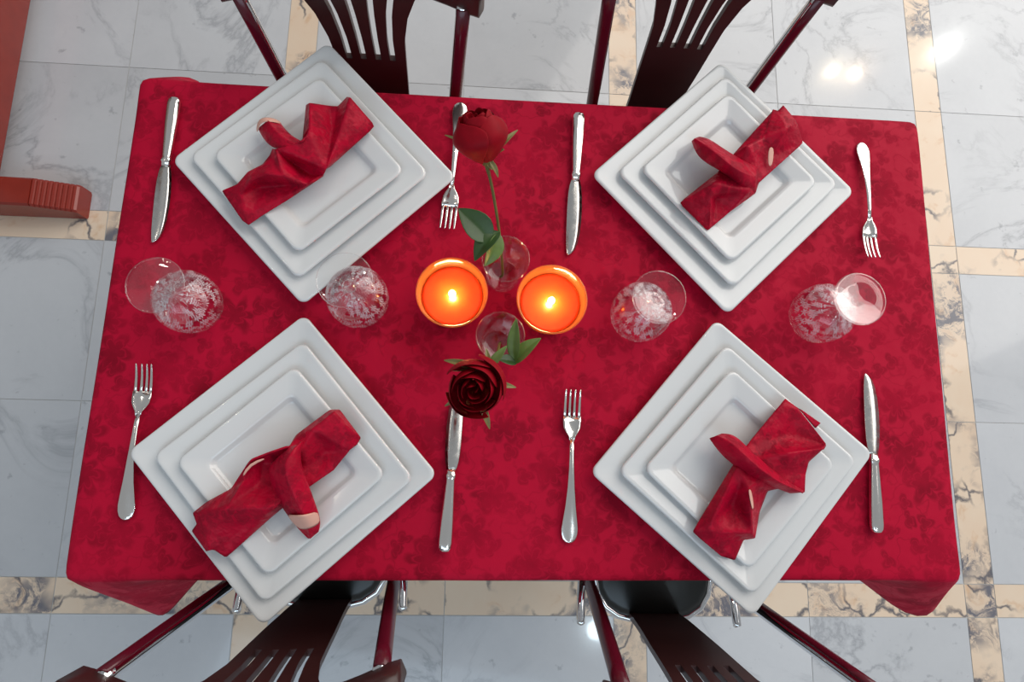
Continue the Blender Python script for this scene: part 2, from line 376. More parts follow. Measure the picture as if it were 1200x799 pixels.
# (corner, loop steps along, absolute bottom point): the folds that stick out at the corners
fold = {}
def setfold(c, d): 
    for k, p in d.items(): fold[(ic[c] + k) % nl] = Vector(p)
setfold('BL', {-3: (-0.532, -0.15, 0.545), -2: (-0.534, -0.19, 0.52), -1: (-0.536, -0.235, 0.495), 0: (-0.535, -0.275, 0.48), 1: (-0.525, -0.290, 0.475), 2: (-0.505, -0.282, 0.485), 3: (-0.478, -0.255, 0.505), 4: (-0.447, -0.222, 0.53), 5: (-0.42, -0.196, 0.545), 6: (-0.40, -0.186, 0.55)})
setfold('BR', {-4: (0.645, -0.185, 0.56), -3: (0.685, -0.222, 0.58), -2: (0.725, -0.254, 0.59), -1: (0.758, -0.254, 0.60), 0: (0.77, -0.24, 0.60), 1: (0.765, -0.20, 0.59), 2: (0.745, -0.165, 0.57), 3: (0.725, -0.13, 0.555)})
setfold('TL', {-5: (-0.43, 0.56, 0.56), -4: (-0.458, 0.58, 0.565), -3: (-0.485, 0.62, 0.575), -2: (-0.515, 0.65, 0.58), -1: (-0.545, 0.655, 0.578), 0: (-0.585, 0.650, 0.575), 1: (-0.572, 0.61, 0.565), 2: (-0.552, 0.56, 0.555)})
setfold('TR', {-1: (0.722, 0.53, 0.52), 0: (0.728, 0.553, 0.51), 1: (0.705, 0.556, 0.52)})
rows = []
for t in (0.03, 0.10, 0.25, 0.45, 0.7, 1.0):
    row = []
    for k in range(nl):
        p = loop[k].co
        b = fold.get(k)
        if b is None:
            wv = 0.5 + 0.5 * math.sin(k * 0.55) * math.sin(k * 0.21 + 1)
            b = p + out[k] * (0.004 + 0.010 * wv) + Vector((0, 0, -0.2))
        e = math.sin(min(t * 8, 1) * PI / 2) * 0.003
        q = p.lerp(b, t); q.z = p.z + (b.z - p.z) * t
        row.append(bm.verts.new(q + out[k] * e))
    rows.append(row)
prev = loop
for row in rows:
    for k in range(nl):
        m = (k + 1) % nl
        bm.faces.new((prev[m], prev[k], row[k], row[m]))
    prev = row
tc = obj('tablecloth', bm, M_cloth, sub=1, solid=0.0015)
tag(tc, 'red damask tablecloth with tone on tone flowers covering the table', 'tablecloth')

# ------------------------------------------------------------------ chairs
def build_chair():
    r = empty('dining_chair', (0, 0, 0))
    # seat outline (rear at y = -0.025, front at +0.36)
    half = [(0.0, -0.022), (0.035, -0.020), (0.065, -0.013), (0.088, 0.002), (0.102, 0.025), (0.108, 0.06), (0.120, 0.105), (0.142, 0.16), (0.160, 0.22), (0.168, 0.28), (0.162, 0.325), (0.135, 0.348), (0.07, 0.355), (0.0, 0.356)]
    ol = [Vector((x, y, 0)) for x, y in half] + [Vector((-x, y, 0)) for x, y in reversed(half[1:-1])]
    cen = Vector((0, 0.17, 0))
    bm = bmesh.new()
    rings = []
    for s, z in ((0.9, 0.425), (0.985, 0.43), (0.992, 0.445), (0.975, 0.458), (0.9, 0.464), (0.6, 0.467), (0.25, 0.467)):
        rings.append([cen + (p - cen) * s + Vector((0, 0, z)) for p in ol])
    loft(bm, rings); obj('seat', bm, M_seat, r)
    bm = bmesh.new()
    path = [p + Vector((0, 0, 0.447)) for p in ol]; rr = []
    for i, p in enumerate(path):
        t = (path[(i + 1) % len(path)] - path[i - 1]).normalized(); s = Vector((t.y, -t.x, 0)); u = Vector((0, 0, 1))
        rr.append([p + s * 0.0075 * math.cos(a) + u * 0.011 * math.sin(a) for a in [2 * PI * k / 10 for k in range(10)]])
    rr.append(rr[0]); loft(bm, rr, True, False); bmesh.ops.remove_doubles(bm, verts=bm.verts, dist=1e-6)
    tag(obj('seat_rim', bm, M_chrome, r), 'bright chrome rim around the seat')
    def PXZ(z): return 0.121 + 0.033 * max(0, (z - 0.42) / 0.44) ** 1.15
    def PYZ(z): return 0.058 - 0.058 * (z - 0.42) / 0.44
    for s in (-1, 1):
        bm = bmesh.new()
        tube(bm, spline([(s * PXZ(z), PYZ(z), z) for z in (0.40, 0.5, 0.6, 0.7, 0.78, 0.86)], 5), 0.0095, 14, 1.0, Vector((0, 1, 0)))
        post = obj('backrest_post', bm, M_chrome, r)
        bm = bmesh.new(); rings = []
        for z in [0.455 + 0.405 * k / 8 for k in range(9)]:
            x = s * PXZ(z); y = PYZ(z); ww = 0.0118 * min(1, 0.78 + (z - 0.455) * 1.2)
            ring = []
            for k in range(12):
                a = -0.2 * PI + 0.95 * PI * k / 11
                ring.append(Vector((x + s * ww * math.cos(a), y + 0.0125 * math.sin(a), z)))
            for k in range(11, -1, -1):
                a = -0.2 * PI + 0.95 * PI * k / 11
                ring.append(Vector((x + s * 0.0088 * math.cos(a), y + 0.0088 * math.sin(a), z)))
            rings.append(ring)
        loft(bm, rings); tag(obj('post_reflection', bm, M_redrefl, post), 'dark red reflection in the chrome post, shaped as a thin shell')  # half shell in red imitates a reflection in the chrome
        bm = bmesh.new(); tube(bm, spline([(s * 0.118, 0.058, 0.41), (s * 0.125, 0.04, 0.25), (s * 0.140, 0.0, 0.0)], 5), 0.0095, 12, 1.0, Vector((0, 1, 0))); obj('rear_leg', bm, M_chrome, r)
        bm = bmesh.new(); tube(bm, spline([(s * 0.150, 0.30, 0.432), (s * 0.156, 0.315, 0.25), (s * 0.162, 0.335, 0.0)], 5), 0.0095, 12, 1.0, Vector((0, 1, 0))); obj('front_leg', bm, M_chrome, r)
        bm = bmesh.new(); tube(bm, spline([(s * 0.140, -0.016, 0.49), (s * 0.140, -0.012, 0.49), (s * 0.138, 0.03, 0.48), (s * 0.130, 0.08, 0.45), (s * 0.128, 0.15, 0.425)], 5), [0.004] + [0.0075] * 20, 12); obj('side_tube', bm, M_chrome, r)
    bm = bmesh.new(); tube(bm, [(-0.118, 0.058, 0.415), (0.118, 0.058, 0.415)], 0.007, 10); obj('cross_bar', bm, M_chrome, r)
    # splat with four slots: built as five tapering strips that join below the slots
    hw = [(0.455, 0.046), (0.55, 0.050), (0.62, 0.054), (0.69, 0.057), (0.74, 0.0595), (0.79, 0.069), (0.83, 0.084), (0.86, 0.100), (0.885, 0.122)]
    def half_w(z):
        for (a, wa), (b, wb) in zip(hw, hw[1:]):
            if z <= b: return wa + (wb - wa) * (z - a) / (b - a)
        return hw[-1][1]
    zs = [0.455 + 0.43 * k / 36 for k in range(37)]
    def sy(x, z): return -0.012 - 0.03 * (1 - (x / 0.2) ** 2) * max(0, (z - 0.5) / 0.38) ** 1.2
    bounds = [-1, -0.60, -0.20, 0.20, 0.60, 1]
    bm = bmesh.new()
    kz = 20                                        # slots start here (z = 0.694)
    def slotc(i, z):
        f = [-0.62, -0.21, 0.21, 0.62][i]; g = [-0.56, -0.20, 0.20, 0.56][i]
        t = max(0, (z - 0.69) / 0.19); return half_w(z) * (f + (g - f) * t)
    TH = 0.010
    def cols(z):
        h = half_w(z); sw = 0.0046
        xs = [-h]
        for i in range(4): c = slotc(i, z); xs += [c - sw, c + sw]
        return xs + [h]
    vf, vb = [], []
    for z in zs:
        vf.append([bm.verts.new((x, sy(x, z) + TH / 2, z)) for x in cols(z)]); vb.append([bm.verts.new((x, sy(x, z) - TH / 2, z)) for x in cols(z)])
    top_slot = 35
    for k in range(36):
        for c in range(9):
            if c % 2 == 1 and kz <= k < top_slot:
                continue
            bm.faces.new((vf[k][c + 1], vf[k][c], vf[k + 1][c], vf[k + 1][c + 1])); bm.faces.new((vb[k][c], vb[k][c + 1], vb[k + 1][c + 1], vb[k + 1][c]))
        sides = [(0, 1), (9, -1)] + ([(c, -1 if c % 2 else 1) for c in range(1, 9)] if kz <= k < top_slot else [])
        for c, d in sides:
            q = (vf[k][c], vb[k][c], vb[k + 1][c], vf[k + 1][c]); bm.faces.new(q if d > 0 else tuple(reversed(q)))
    for c in range(9):
        bm.faces.new((vf[0][c], vf[0][c + 1], vb[0][c + 1], vb[0][c])); bm.faces.new((vf[36][c + 1], vf[36][c], vb[36][c], vb[36][c + 1]))
        if c % 2 == 1:
            bm.faces.new((vf[kz][c + 1], vf[kz][c], vb[kz][c], vb[kz][c + 1])); bm.faces.new((vf[top_slot][c], vf[top_slot][c + 1], vb[top_slot][c + 1], vb[top_slot][c]))
    bmesh.ops.recalc_face_normals(bm, faces=bm.faces)
    obj('backrest_splat', bm, M_wood, r, smooth=False)
    # crest rail: a thick bent board whose ends come forward
    bm = bmesh.new(); rings = []
    for k in range(25):
        u = -1 + 2 * k / 24; x = 0.180 * u; y = -0.040 + 0.046 * abs(u) ** 1.9
        sl = 0.046 * 1.9 * abs(u) ** 0.9 / 0.180 * (1 if u > 0 else -1); nx, ny = -sl, 1.0; ln = math.hypot(nx, ny); nx /= ln; ny /= ln
        z0, z1 = 0.85, 0.905 + 0.012 * (1 - u * u)
        d = 0.012 if abs(u) < 1 else 0.009
        sec = [(-1, 0.1), (-1, 0.9), (-0.75, 1), (0.75, 1), (1, 0.9), (1, 0.1), (0.75, 0), (-0.75, 0)]
        rings.append([(x + nx * d * a, y + ny * d * a, z0 + (z1 - z0) * b) for a, b in sec])
    loft(bm, rings); obj('crest_rail', bm, M_wood, r)
    return r
chair = build_chair()
CH = [(-0.251, -0.257, 0.02, 'dark wood slat back chrome chair below the lower left place setting'),
      (0.340, -0.278, -0.01, 'dark wood slat back chrome chair below the lower right place setting'),
      (-0.186, 0.613, PI, 'dark wood slat back chrome chair behind the upper left place setting'),
      (0.335, 0.668, PI, 'dark wood slat back chrome chair behind the upper right place setting')]
for i, (x, y, a, lab) in enumerate(CH):
    o = chair if i == 0 else copy_thing(chair)
    o.location = (x, y, 0); o.rotation_euler = (0, 0, a); tag(o, lab, 'chair', 'chairs around the table')

# ------------------------------------------------------------------ plates
def rsq(h, r, z, n=7):
    pts = []
    for cx, cy, a0 in ((1, 1, 0), (-1, 1, PI / 2), (-1, -1, PI), (1, -1, 1.5 * PI)):
        for k in range(n):
            a = a0 + PI / 2 * k / (n - 1)
            pts.append((cx * (h - r) + r * math.cos(a), cy * (h - r) + r * math.sin(a), z))
    return pts
def plate_mesh(S, well, rim, fl_):
    h = S / 2; w_ = well / 2
    bm = bmesh.new()
    prof = [(w_ * 0.9, 0.010, 0.0), (w_ * 0.96, 0.010, 0.0), (w_ * 1.0, 0.010, 0.0025), (h - 0.004, 0.010, rim - 0.0052), (h - 0.0008, 0.011, rim - 0.0045), (h, 0.012, rim - 0.0025), (h - 0.0009, 0.012, rim - 0.0006), (h - 0.003, 0.011, rim),
            (h - 0.006, 0.010, rim - 0.0006), (w_ + 0.010, 0.010, fl_ + 0.0088), (w_ + 0.0065, 0.010, fl_ + 0.0080), (w_ + 0.0042, 0.009, fl_ + 0.0062), (w_ + 0.0012, 0.008, fl_ + 0.0012), (w_ - 0.002, 0.008, fl_ + 0.0002), (w_ - 0.008, 0.008, fl_), (w_ * 0.4, 0.006, fl_)]
    loft(bm, [rsq(a, b, c) for a, b, c in prof]); bmesh.ops.recalc_face_normals(bm, faces=bm.faces)
    return bm
SETS = {
 'upper left': ([(385, 53.2), (531.2, 203.4), (351.4, 354.4), (206, 188.2)], [(375.4, 72), (496.4, 198), (342.2, 325), (223.3, 183)], [(365.4, 97), (461, 194), (341, 289), (241, 176)]),
 'upper right': ([(846.2, 75.2), (996.4, 223.4), (855, 366.4), (697.2, 202.2)], [(850, 102), (977, 214), (864.2, 327.5), (727.3, 194)], [(856, 105), (958.3, 206), (860, 299), (756, 190)]),
 'lower left': ([(353.8, 370.2), (509.9, 556.8), (305.2, 729), (155.7, 531.3)], [(356, 404), (486, 565), (311, 710), (181.6, 538)], [(346, 444), (452.5, 567.5), (317, 690), (208, 550)]),
 'lower right': ([(843.7, 376.3), (1018, 531.4), (882.9, 717.2), (693.5, 555.8)], [(859.4, 402.5), (992, 540), (887, 697), (727.3, 555.8)], [(866, 438.5), (967, 555), (888, 671), (765.7, 558.5)]),
}
PL = [('large', 0.2905, 0.180, 0.0200, 0.0045, 0.0), ('medium', 0.2425, 0.155, 0.0190, 0.0045, 0.0088), ('small', 0.193, 0.128, 0.0180, 0.0045, 0.0172)]
first = {}
for sname, trip in SETS.items():
    for (kind, S, well, rim, fl_, base), px in zip(PL, trip):
        zz = TZ + 0.001 + base
        w4 = [at(x, y, zz + rim) for x, y in px]
        c = sum(w4, Vector()) / 4
        if kind == 'large': c0_ = c.copy()
        else:
            dd = Vector((c.x - c0_.x, c.y - c0_.y, 0)); dd *= min(1.0, 0.006 / max(dd.length, 1e-6)); c.x, c.y = c0_.x + dd.x, c0_.y + dd.y
        dx = (w4[1] - w4[3]); dy = (w4[0] - w4[2])
        v = dx.normalized() + Vector((dy.y, -dy.x, 0)).normalized(); a = math.atan2(v.y, v.x)
        if kind not in first:
            o = obj('dinner_plate' if kind == 'large' else ('salad_plate' if kind == 'medium' else 'side_plate'), plate_mesh(S, well, rim, fl_), M_plate); first[kind] = o
        else: o = copy_thing(first[kind])
        o.location = (c.x, c.y, zz); o.rotation_euler = (0, 0, a + PI / 4)
        print('PLATE', sname, kind, 'diag', round(dx.length, 4), round(dy.length, 4))
        pos = {'large': 'at the bottom', 'medium': 'in the middle', 'small': 'on top'}[kind]
        tag(o, '%s white square plate %s of the %s plate stack' % (kind, pos, sname), 'plate', 'white square plates in the %s stack' % sname)

# ------------------------------------------------------------------ folded napkins
ZN = TZ + 0.0365
def napkin(crop, V, facets, rolls, hems, label):
    ox, oy, s = crop
    def P(v): return at(ox + v[0] / s, oy + v[1] / s, ZN + v[2] * 0.0016)
    allp = [P(v) for v in V.values()]
    c = sum(allp, Vector()) / len(allp); c.z = ZN
    root = empty('folded_napkin', c, 0, label, 'napkin', 'folded red napkins on the plates')
    bm = bmesh.new(); vs = {k: bm.verts.new(P(v) - c) for k, v in V.items()}
    for f in facets: bm.faces.new([vs[k] for k in f])
    bmesh.ops.recalc_face_normals(bm, faces=bm.faces)
    if sum((f.normal.z * f.calc_area() for f in bm.faces)) < 0: bmesh.ops.reverse_faces(bm, faces=bm.faces)
    bmesh.ops.triangulate(bm, faces=[f for f in bm.faces if len(f.verts) > 4])
    cl = bm.edges.layers.float.new('crease_edge')
    for e in bm.edges: e[cl] = 1.0 if e.is_boundary else 0.72
    o = obj('cloth_fold', bm, M_napkin, root, sub=3, solid=0.0022)
    o.modifiers.move(1, 0)
    for rows in rolls:
        bm = bmesh.new(); L, M, Rr = rows; g = []
        for l, m, q in zip(L, M, Rr):
            lu = (l[0] * 0.85 + m[0] * 0.15, l[1] * 0.85 + m[1] * 0.15, l[2] * 0.25); qu = (q[0] * 0.85 + m[0] * 0.15, q[1] * 0.85 + m[1] * 0.15, q[2] * 0.25)
            lm = (l[0] * 0.52 + m[0] * 0.48, l[1] * 0.52 + m[1] * 0.48, l[2] * 0.42 + m[2] * 0.58 - 1.5); qm = (q[0] * 0.5 + m[0] * 0.5, q[1] * 0.5 + m[1] * 0.5, q[2] * 0.35 + m[2] * 0.65 + 1.0)
            g.append([bm.verts.new(P(v) - c) for v in (lu, l, lm, m, qm, q, qu)])
        for p0, p1 in zip(g, g[1:]):
            for k in range(6): bm.faces.new((p0[k], p0[k + 1], p1[k + 1], p1[k]))
        cl = bm.edges.layers.float.new('crease_edge')
        for row in g:
            pass
        for p0, p1 in zip(g, g[1:]):
            for k, cr in ((2, 0.5), (3, 0.55), (5, 0.3)):
                e = bm.edges.get((p0[k], p1[k])); e[cl] = cr
        for k in range(6): bm.edges.get((g[0][k], g[0][k + 1]))[cl] = 0.6
        bmesh.ops.recalc_face_normals(bm, faces=bm.faces)
        if sum((f.normal.z * f.calc_area() for f in bm.faces)) < 0: bmesh.ops.reverse_faces(bm, faces=bm.faces)
        o = obj('rolled_tail', bm, M_napkin, root, sub=3, solid=0.002); o.modifiers.move(1, 0)
    for kind, d in hems:
        bm = bmesh.new()
        if kind == 'strip':
            a = [bm.verts.new(P(v) - c) for v in d]; n2 = len(a) // 2
            for k in range(n2 - 1): bm.faces.new((a[k], a[k + 1], a[2 * n2 - 2 - k], a[2 * n2 - 1 - k]))
            bmesh.ops.recalc_face_normals(bm, faces=bm.faces)
            tag(obj('lining', bm, M_hem, root, solid=0.001, sub=1), 'peach lining showing in a fold of the napkin')
    return root
V1 = dict(a1=(45, 580, 3), a2=(130, 545, 8), a3=(190, 475, 12), a4=(270, 435, 15), a5=(310, 385, 17), a6=(325, 350, 20), a7=(195, 770, 0), a8=(160, 745, 2), a9=(265, 720, 1), a10=(420, 625, 2), a11=(515, 562, 6), a12=(605, 502, 5),
  r1=(150, 600, 11), r2=(210, 522, 20), r3=(290, 487, 25), r4=(380, 500, 24), r5=(520, 550, 12), k1=(260, 560, 3), k2=(400, 548, 3), l1=(165, 690, 8), l2=(230, 688, 5), l3=(420, 602, 5),
  t1=(345, 350, 26), t3=(500, 312, 27), t4=(530, 240, 26), t5=(622, 460, 17), t6=(608, 492, 8), d1=(540, 492, 2), m=(440, 430, 5),
  b1=(490, 300, 10), b2=(510, 108, 6), b3=(530, 96, 18), v1=(640, 112, 3), b4=(685, 115, 4), b6=(735, 63, 8), f2=(755, 66, 19), b8=(893, 225, 4), b9=(640, 452, 5), mid=(655, 270, 7), f3=(700, 240, 18))
Fc1 = [('a1', 'a2', 'r1', 'l1', 'a8'), ('a2', 'a3', 'r2', 'r1'), ('a3', 'a4', 'r3', 'r2'), ('a4', 'a5', 'r4', 'r3'), ('a5', 'a6', 't1', 'r4'), ('t1', 'm', 'r5', 'r4'),
  ('r1', 'r2', 'k1'), ('r2', 'r3', 'k1'), ('r3', 'r4', 'k2', 'k1'), ('r4', 'r5', 'k2'), ('r1', 'k1', 'l2', 'l1'), ('k1', 'k2', 'l3', 'l2'), ('k2', 'r5', 'l3'), ('l1', 'l2', 'a9', 'a7', 'a8'), ('l2', 'l3', 'a10', 'a9'), ('l3', 'r5', 'a11', 'a10'),
  ('t1', 't3', 't4', 't5'), ('t1', 't5', 't6', 'd1', 'm'), ('m', 'd1', 'r5'), ('d1', 't6', 'a12', 'a11', 'r5'),
  ('b1', 'b2', 'b3', 't4'), ('b3', 'v1', 'mid', 't4'), ('t4', 'mid', 't5'), ('v1', 'b4', 'mid'), ('b4', 'f2', 'f3', 'mid'), ('b4', 'b6', 'f2'), ('mid', 'f3', 't5'), ('f2', 'b8', 'f3'), ('f3', 'b8', 'b9', 't5')]
R1 = ([(372, 200, 8), (400, 240, 13), (440, 280, 15), (495, 308, 15)], [(300, 192, 17), (335, 245, 24), (385, 290, 25), (450, 322, 25)], [(243, 238, 6), (272, 300, 11), (318, 345, 16), (368, 356, 22)])
napkin((250, 100, 4.7), V1, Fc1, [R1], [('strip', [(232, 262, 3), (236, 205, 10), (262, 174, 15), (310, 172, 16), (352, 185, 12), (380, 206, 6), (372, 212, 10), (345, 203, 15.5), (305, 198, 18.5), (268, 202, 16), (252, 222, 12), (247, 258, 8)])], 'folded red napkin with two open pleats on the upper left plates')

V2 = dict(a=(50, 600, 4), b=(265, 430, 6), c=(250, 488, 24), d=(228, 560, 20), e=(218, 745, 2), g=(430, 542, 17), h=(472, 548, 6), i=(330, 650, 2), e2=(205, 752, 0), d2=(248, 575, 3), e3=(245, 722, 1),
  p=(355, 325, 8), q=(560, 100, 4), q2=(568, 85, 6), q3=(595, 92, 7), q4=(625, 62, 6), q5=(700, 158, 9), s=(420, 285, 22), u=(735, 270, 3), v=(565, 422, 4), w=(490, 490, 5), x=(470, 385, 12), y=(640, 195, 21), z=(560, 340, 5), aa=(520, 240, 14), ab=(690, 140, 11))
Fc2 = [('a', 'b', 'c', 'd', 'e', 'e2'), ('d', 'c', 'g', 'd2'), ('d', 'd2', 'e3', 'e'), ('d2', 'g', 'h', 'i', 'e3'), ('b', 'x', 'g', 'c'), ('p', 'q', 'q2', 'aa', 's'), ('q2', 'q3', 'y', 'aa'), ('q3', 'q4', 'ab', 'y'), ('ab', 'q5', 'y'),
  ('y', 'q5', 'u', 'z'), ('s', 'aa', 'z', 'x'), ('aa', 'y', 'z'), ('z', 'u', 'v'), ('x', 'z', 'v', 'w'), ('b', 'p', 's', 'x'), ('x', 'w', 'h', 'g')]
R2 = ([(165, 234, 9), (215, 240, 13), (280, 285, 16), (355, 332, 18), (430, 375, 18), (472, 392, 13)], [(135, 245, 14), (195, 280, 24), (270, 340, 31), (340, 395, 33), (410, 440, 31), (480, 455, 19)], [(118, 262, 7), (150, 360, 10), (262, 418, 13), (340, 470, 17), (405, 528, 15), (470, 546, 7)])
napkin((785, 110, 4.7), V2, Fc2, [R2], [('strip', [(545, 285, 15), (538, 350, 12.5), (545, 410, 9), (566, 395, 8.5), (573, 350, 11.5), (577, 290, 15)])], 'knotted red napkin with a plump tail on the upper right plates')

V3 = dict(a=(45, 550, 7), b=(115, 495, 4), c=(235, 430, 9), d=(300, 330, 22), e=(340, 290, 25), f=(430, 255, 26), g=(520, 225, 24), h=(460, 522, 19), i=(445, 562, 4), j=(210, 772, 0), k=(150, 732, 3), l=(112, 740, 1), m=(40, 640, 1), n=(65, 605, 4), o=(215, 525, 24), p=(75, 548, 14), q=(300, 385, 18), r=(350, 315, 14), s=(395, 300, 6), s2=(380, 400, 8), t=(130, 735, 5), u=(300, 620, 9),
  A=(555, 165, 12), B=(640, 135, 24), Cc=(585, 245, 20), D=(720, 42, 6), E=(742, 52, 18), G=(770, 40, 4), H=(875, 180, 3), I=(855, 215, 1), J=(820, 240, 7), K=(740, 340, 2), L=(630, 415, 4), Mm=(610, 320, 8), E2=(795, 115, 15), Nn=(700, 250, 3))
Fc3 = [('a', 'b', 'c', 'o', 'p'), ('c', 'd', 'q'), ('d', 'e', 'r', 'q'), ('e', 'f', 's', 'r'), ('f', 'g', 's'), ('c', 'q', 'o'), ('q', 'r', 's2', 'o'), ('r', 's', 's2'), ('o', 's2', 'h'), ('p', 'o', 'u', 't'), ('o', 'h', 'u'), ('u', 'h', 'i', 'j'), ('t', 'u', 'j', 'k'), ('a', 'p', 't', 'l', 'm', 'n'), ('s', 'g', 'Mm', 'h', 's2'), ('h', 'Mm', 'L', 'i'),
  ('g', 'A', 'B', 'Cc'), ('A', 'D', 'E', 'B'), ('D', 'G', 'E'), ('E', 'G', 'H', 'E2'), ('B', 'E', 'E2', 'J'), ('E2', 'H', 'I', 'J'), ('Cc', 'B', 'Nn', 'Mm'), ('B', 'J', 'Nn'), ('Nn', 'J', 'K', 'L'), ('Mm', 'Nn', 'L'), ('g', 'Cc', 'Mm')]
R3 = ([(525, 222, 24), (420, 310, 26), (405, 345, 22), (440, 460, 16), (492, 548, 10), (565, 635, 4), (612, 676, 2)], [(560, 215, 30), (500, 290, 37), (500, 360, 37), (535, 450, 31), (580, 540, 25), (620, 635, 12), (625, 678, 3)], [(590, 200, 26), (578, 262, 28), (590, 330, 28), (625, 420, 20), (662, 525, 13), (682, 590, 7), (668, 642, 3)])
napkin((215, 470, 4.205), V3, Fc3, [R3], [('strip', [(493, 550, 10), (535, 560, 20), (580, 560, 26), (625, 552, 21), (666, 535, 14), (681, 597, 7.5), (655, 618, 11.5), (622, 633, 13.5), (592, 638, 10), (563, 634, 5)]), ('strip', [(296, 378, 22), (330, 318, 25), (408, 288, 25), (404, 278, 26), (322, 302, 27), (284, 372, 22)])], 'tied red napkin with a peach banded tail on the lower left plates')

V4 = dict(a=(230, 345, 10), b=(250, 352, 18), c=(140, 600, 15), d=(45, 650, 4), d2=(80, 682, 2), e=(180, 765, 0), f=(245, 785, 0), g=(285, 690, 2), h=(340, 682, 8), i=(398, 460, 5), j=(310, 445, 22), k=(328, 655, 15), l=(130, 648, 12), m=(230, 520, 1), n=(150, 690, 6), o=(360, 560, 4), mm=(240, 655, 12),
  p=(300, 250, 10), q=(480, 28, 5), r=(540, 72, 9), s=(640, 142, 2), t=(618, 165, 3), u=(672, 240, 9), v=(660, 262, 18), w=(590, 325, 9), x=(575, 385, 7), y=(572, 465, 4), z=(500, 440, 10), A=(345, 300, 12), B=(500, 190, 2), Cc=(500, 280, 23), D=(400, 385, 14), uu=(660, 245, 8), E=(500, 375, 10), bb=(280, 400, 20))
Fc4 = [('a', 'b', 'c', 'd'), ('d', 'c', 'l', 'n', 'd2'), ('b', 'bb', 'm', 'c'), ('bb', 'j', 'k', 'm'), ('c', 'm', 'mm', 'l'), ('m', 'k', 'mm'), ('l', 'mm', 'n'), ('mm', 'k', 'h', 'g'), ('n', 'mm', 'g', 'f'), ('d2', 'n', 'f', 'e'), ('j', 'o', 'h', 'k'), ('j', 'i', 'o'),
  ('p', 'q', 'r', 'B'), ('p', 'B', 'A'), ('A', 'B', 'uu', 'Cc'), ('B', 'r', 'u', 'uu'), ('r', 's', 't'), ('Cc', 'uu', 'u', 'v'), ('A', 'Cc', 'E', 'D'), ('Cc', 'v', 'w', 'E'), ('E', 'w', 'x', 'y', 'z'), ('D', 'E', 'z'), ('b', 'A', 'D', 'bb'), ('bb', 'D', 'j'), ('a', 'p', 'A', 'b'), ('D', 'z', 'i', 'j')]
R4 = ([(185, 190, 9), (245, 190, 11), (300, 250, 15), (385, 325, 17), (480, 405, 14), (572, 462, 8)], [(160, 200, 14), (225, 228, 22), (290, 290, 30), (370, 360, 31), (450, 420, 24), (565, 468, 10)], [(123, 215, 9), (165, 280, 11), (228, 338, 13), (305, 385, 17), (400, 435, 13), (500, 472, 5)])
napkin((800, 460, 3.994), V4, Fc4, [R4], [('strip', [(306, 448, 24), (316, 500, 22), (327, 556, 19), (338, 545, 17), (330, 490, 20), (322, 448, 22)])], 'knotted red napkin with a pointed tail on the lower right plates')

# ------------------------------------------------------------------ cutlery
def build_fork():
    r = empty('dinner_fork', (0, 0, 0))
    def sec(y, hw_, z, th): return [(hw_ * math.cos(2 * PI * k / 14), y, z + th * math.sin(2 * PI * k / 14) * (1 - 0.25 * abs(math.cos(2 * PI * k / 14)))) for k in range(14)]
    bm = bmesh.new()
    H = [(0.0, 0.003, 0.003), (0.0015, 0.0065, 0.003), (0.005, 0.0095, 0.0032), (0.011, 0.0115, 0.0038), (0.019, 0.012, 0.0048), (0.032, 0.0102, 0.0068), (0.05, 0.0076, 0.009), (0.075, 0.0052, 0.011), (0.10, 0.0039, 0.0115), (0.125, 0.0033, 0.0105), (0.142, 0.0034, 0.0085)]
    loft(bm, [sec(y, h, z, 0.0019) for y, h, z in H]); obj('handle', bm, M_steel, r)
    bm = bmesh.new()
    H2 = [(0.140, 0.0034, 0.0085), (0.146, 0.0048, 0.0075), (0.152, 0.0088, 0.0055), (0.158, 0.0118, 0.004), (0.166, 0.0126, 0.003), (0.174, 0.0126, 0.003)]
    rows = []
    for y, h, z in H2: rows.append([(h * q, y, z + 0.0028 * q * q * min(1, h / 0.012)) for q in (-1, -0.75, -0.5, -0.25, 0, 0.25, 0.5, 0.75, 1)])
    top = [[bm.verts.new((x, y, z + 0.0009)) for x, y, z in rw] for rw in rows]; bot = [[bm.verts.new((x, y, z - 0.0007)) for x, y, z in rw] for rw in rows]
    for a, b in zip(top, top[1:]):
        for i in range(8): bm.faces.new((a[i], a[i + 1], b[i + 1], b[i]))
    for a, b in zip(bot, bot[1:]):
        for i in range(8): bm.faces.new((a[i + 1], a[i], b[i], b[i + 1]))
    for i, (a, b) in enumerate(zip(range(5), range(1, 6))):
        bm.faces.new((top[a][0], top[b][0], bot[b][0], bot[a][0])); bm.faces.new((top[b][8], top[a][8], bot[a][8], bot[b][8]))
    for i in range(8):
        bm.faces.new((top[5][i], top[5][i + 1], bot[5][i + 1], bot[5][i])); bm.faces.new((top[0][i + 1], top[0][i], bot[0][i], bot[0][i + 1]))
    for t in range(4):
        xc = (-1.5 + t) * 0.0069
        zz = 0.003 + 0.0028 * (xc / 0.0126) ** 2
        P_ = [(0.172, 0.0021, 0), (0.182, 0.0018, 0.0006), (0.194, 0.0016, 0.0025), (0.204, 0.0014, 0.0052), (0.2095, 0.0011, 0.0072), (0.212, 0.0005, 0.0082)]
        loft(bm, [[(xc + h * a, y, zz + dz + 0.0009 * b) for a, b in ((-1, -0.7), (-1, 0.7), (-0.6, 1), (0.6, 1), (1, 0.7), (1, -0.7), (0.6, -1), (-0.6, -1))] for y, h, dz in P_])
    tag(obj('tines', bm, M_steel, r), 'four pronged head of the fork')
    return r
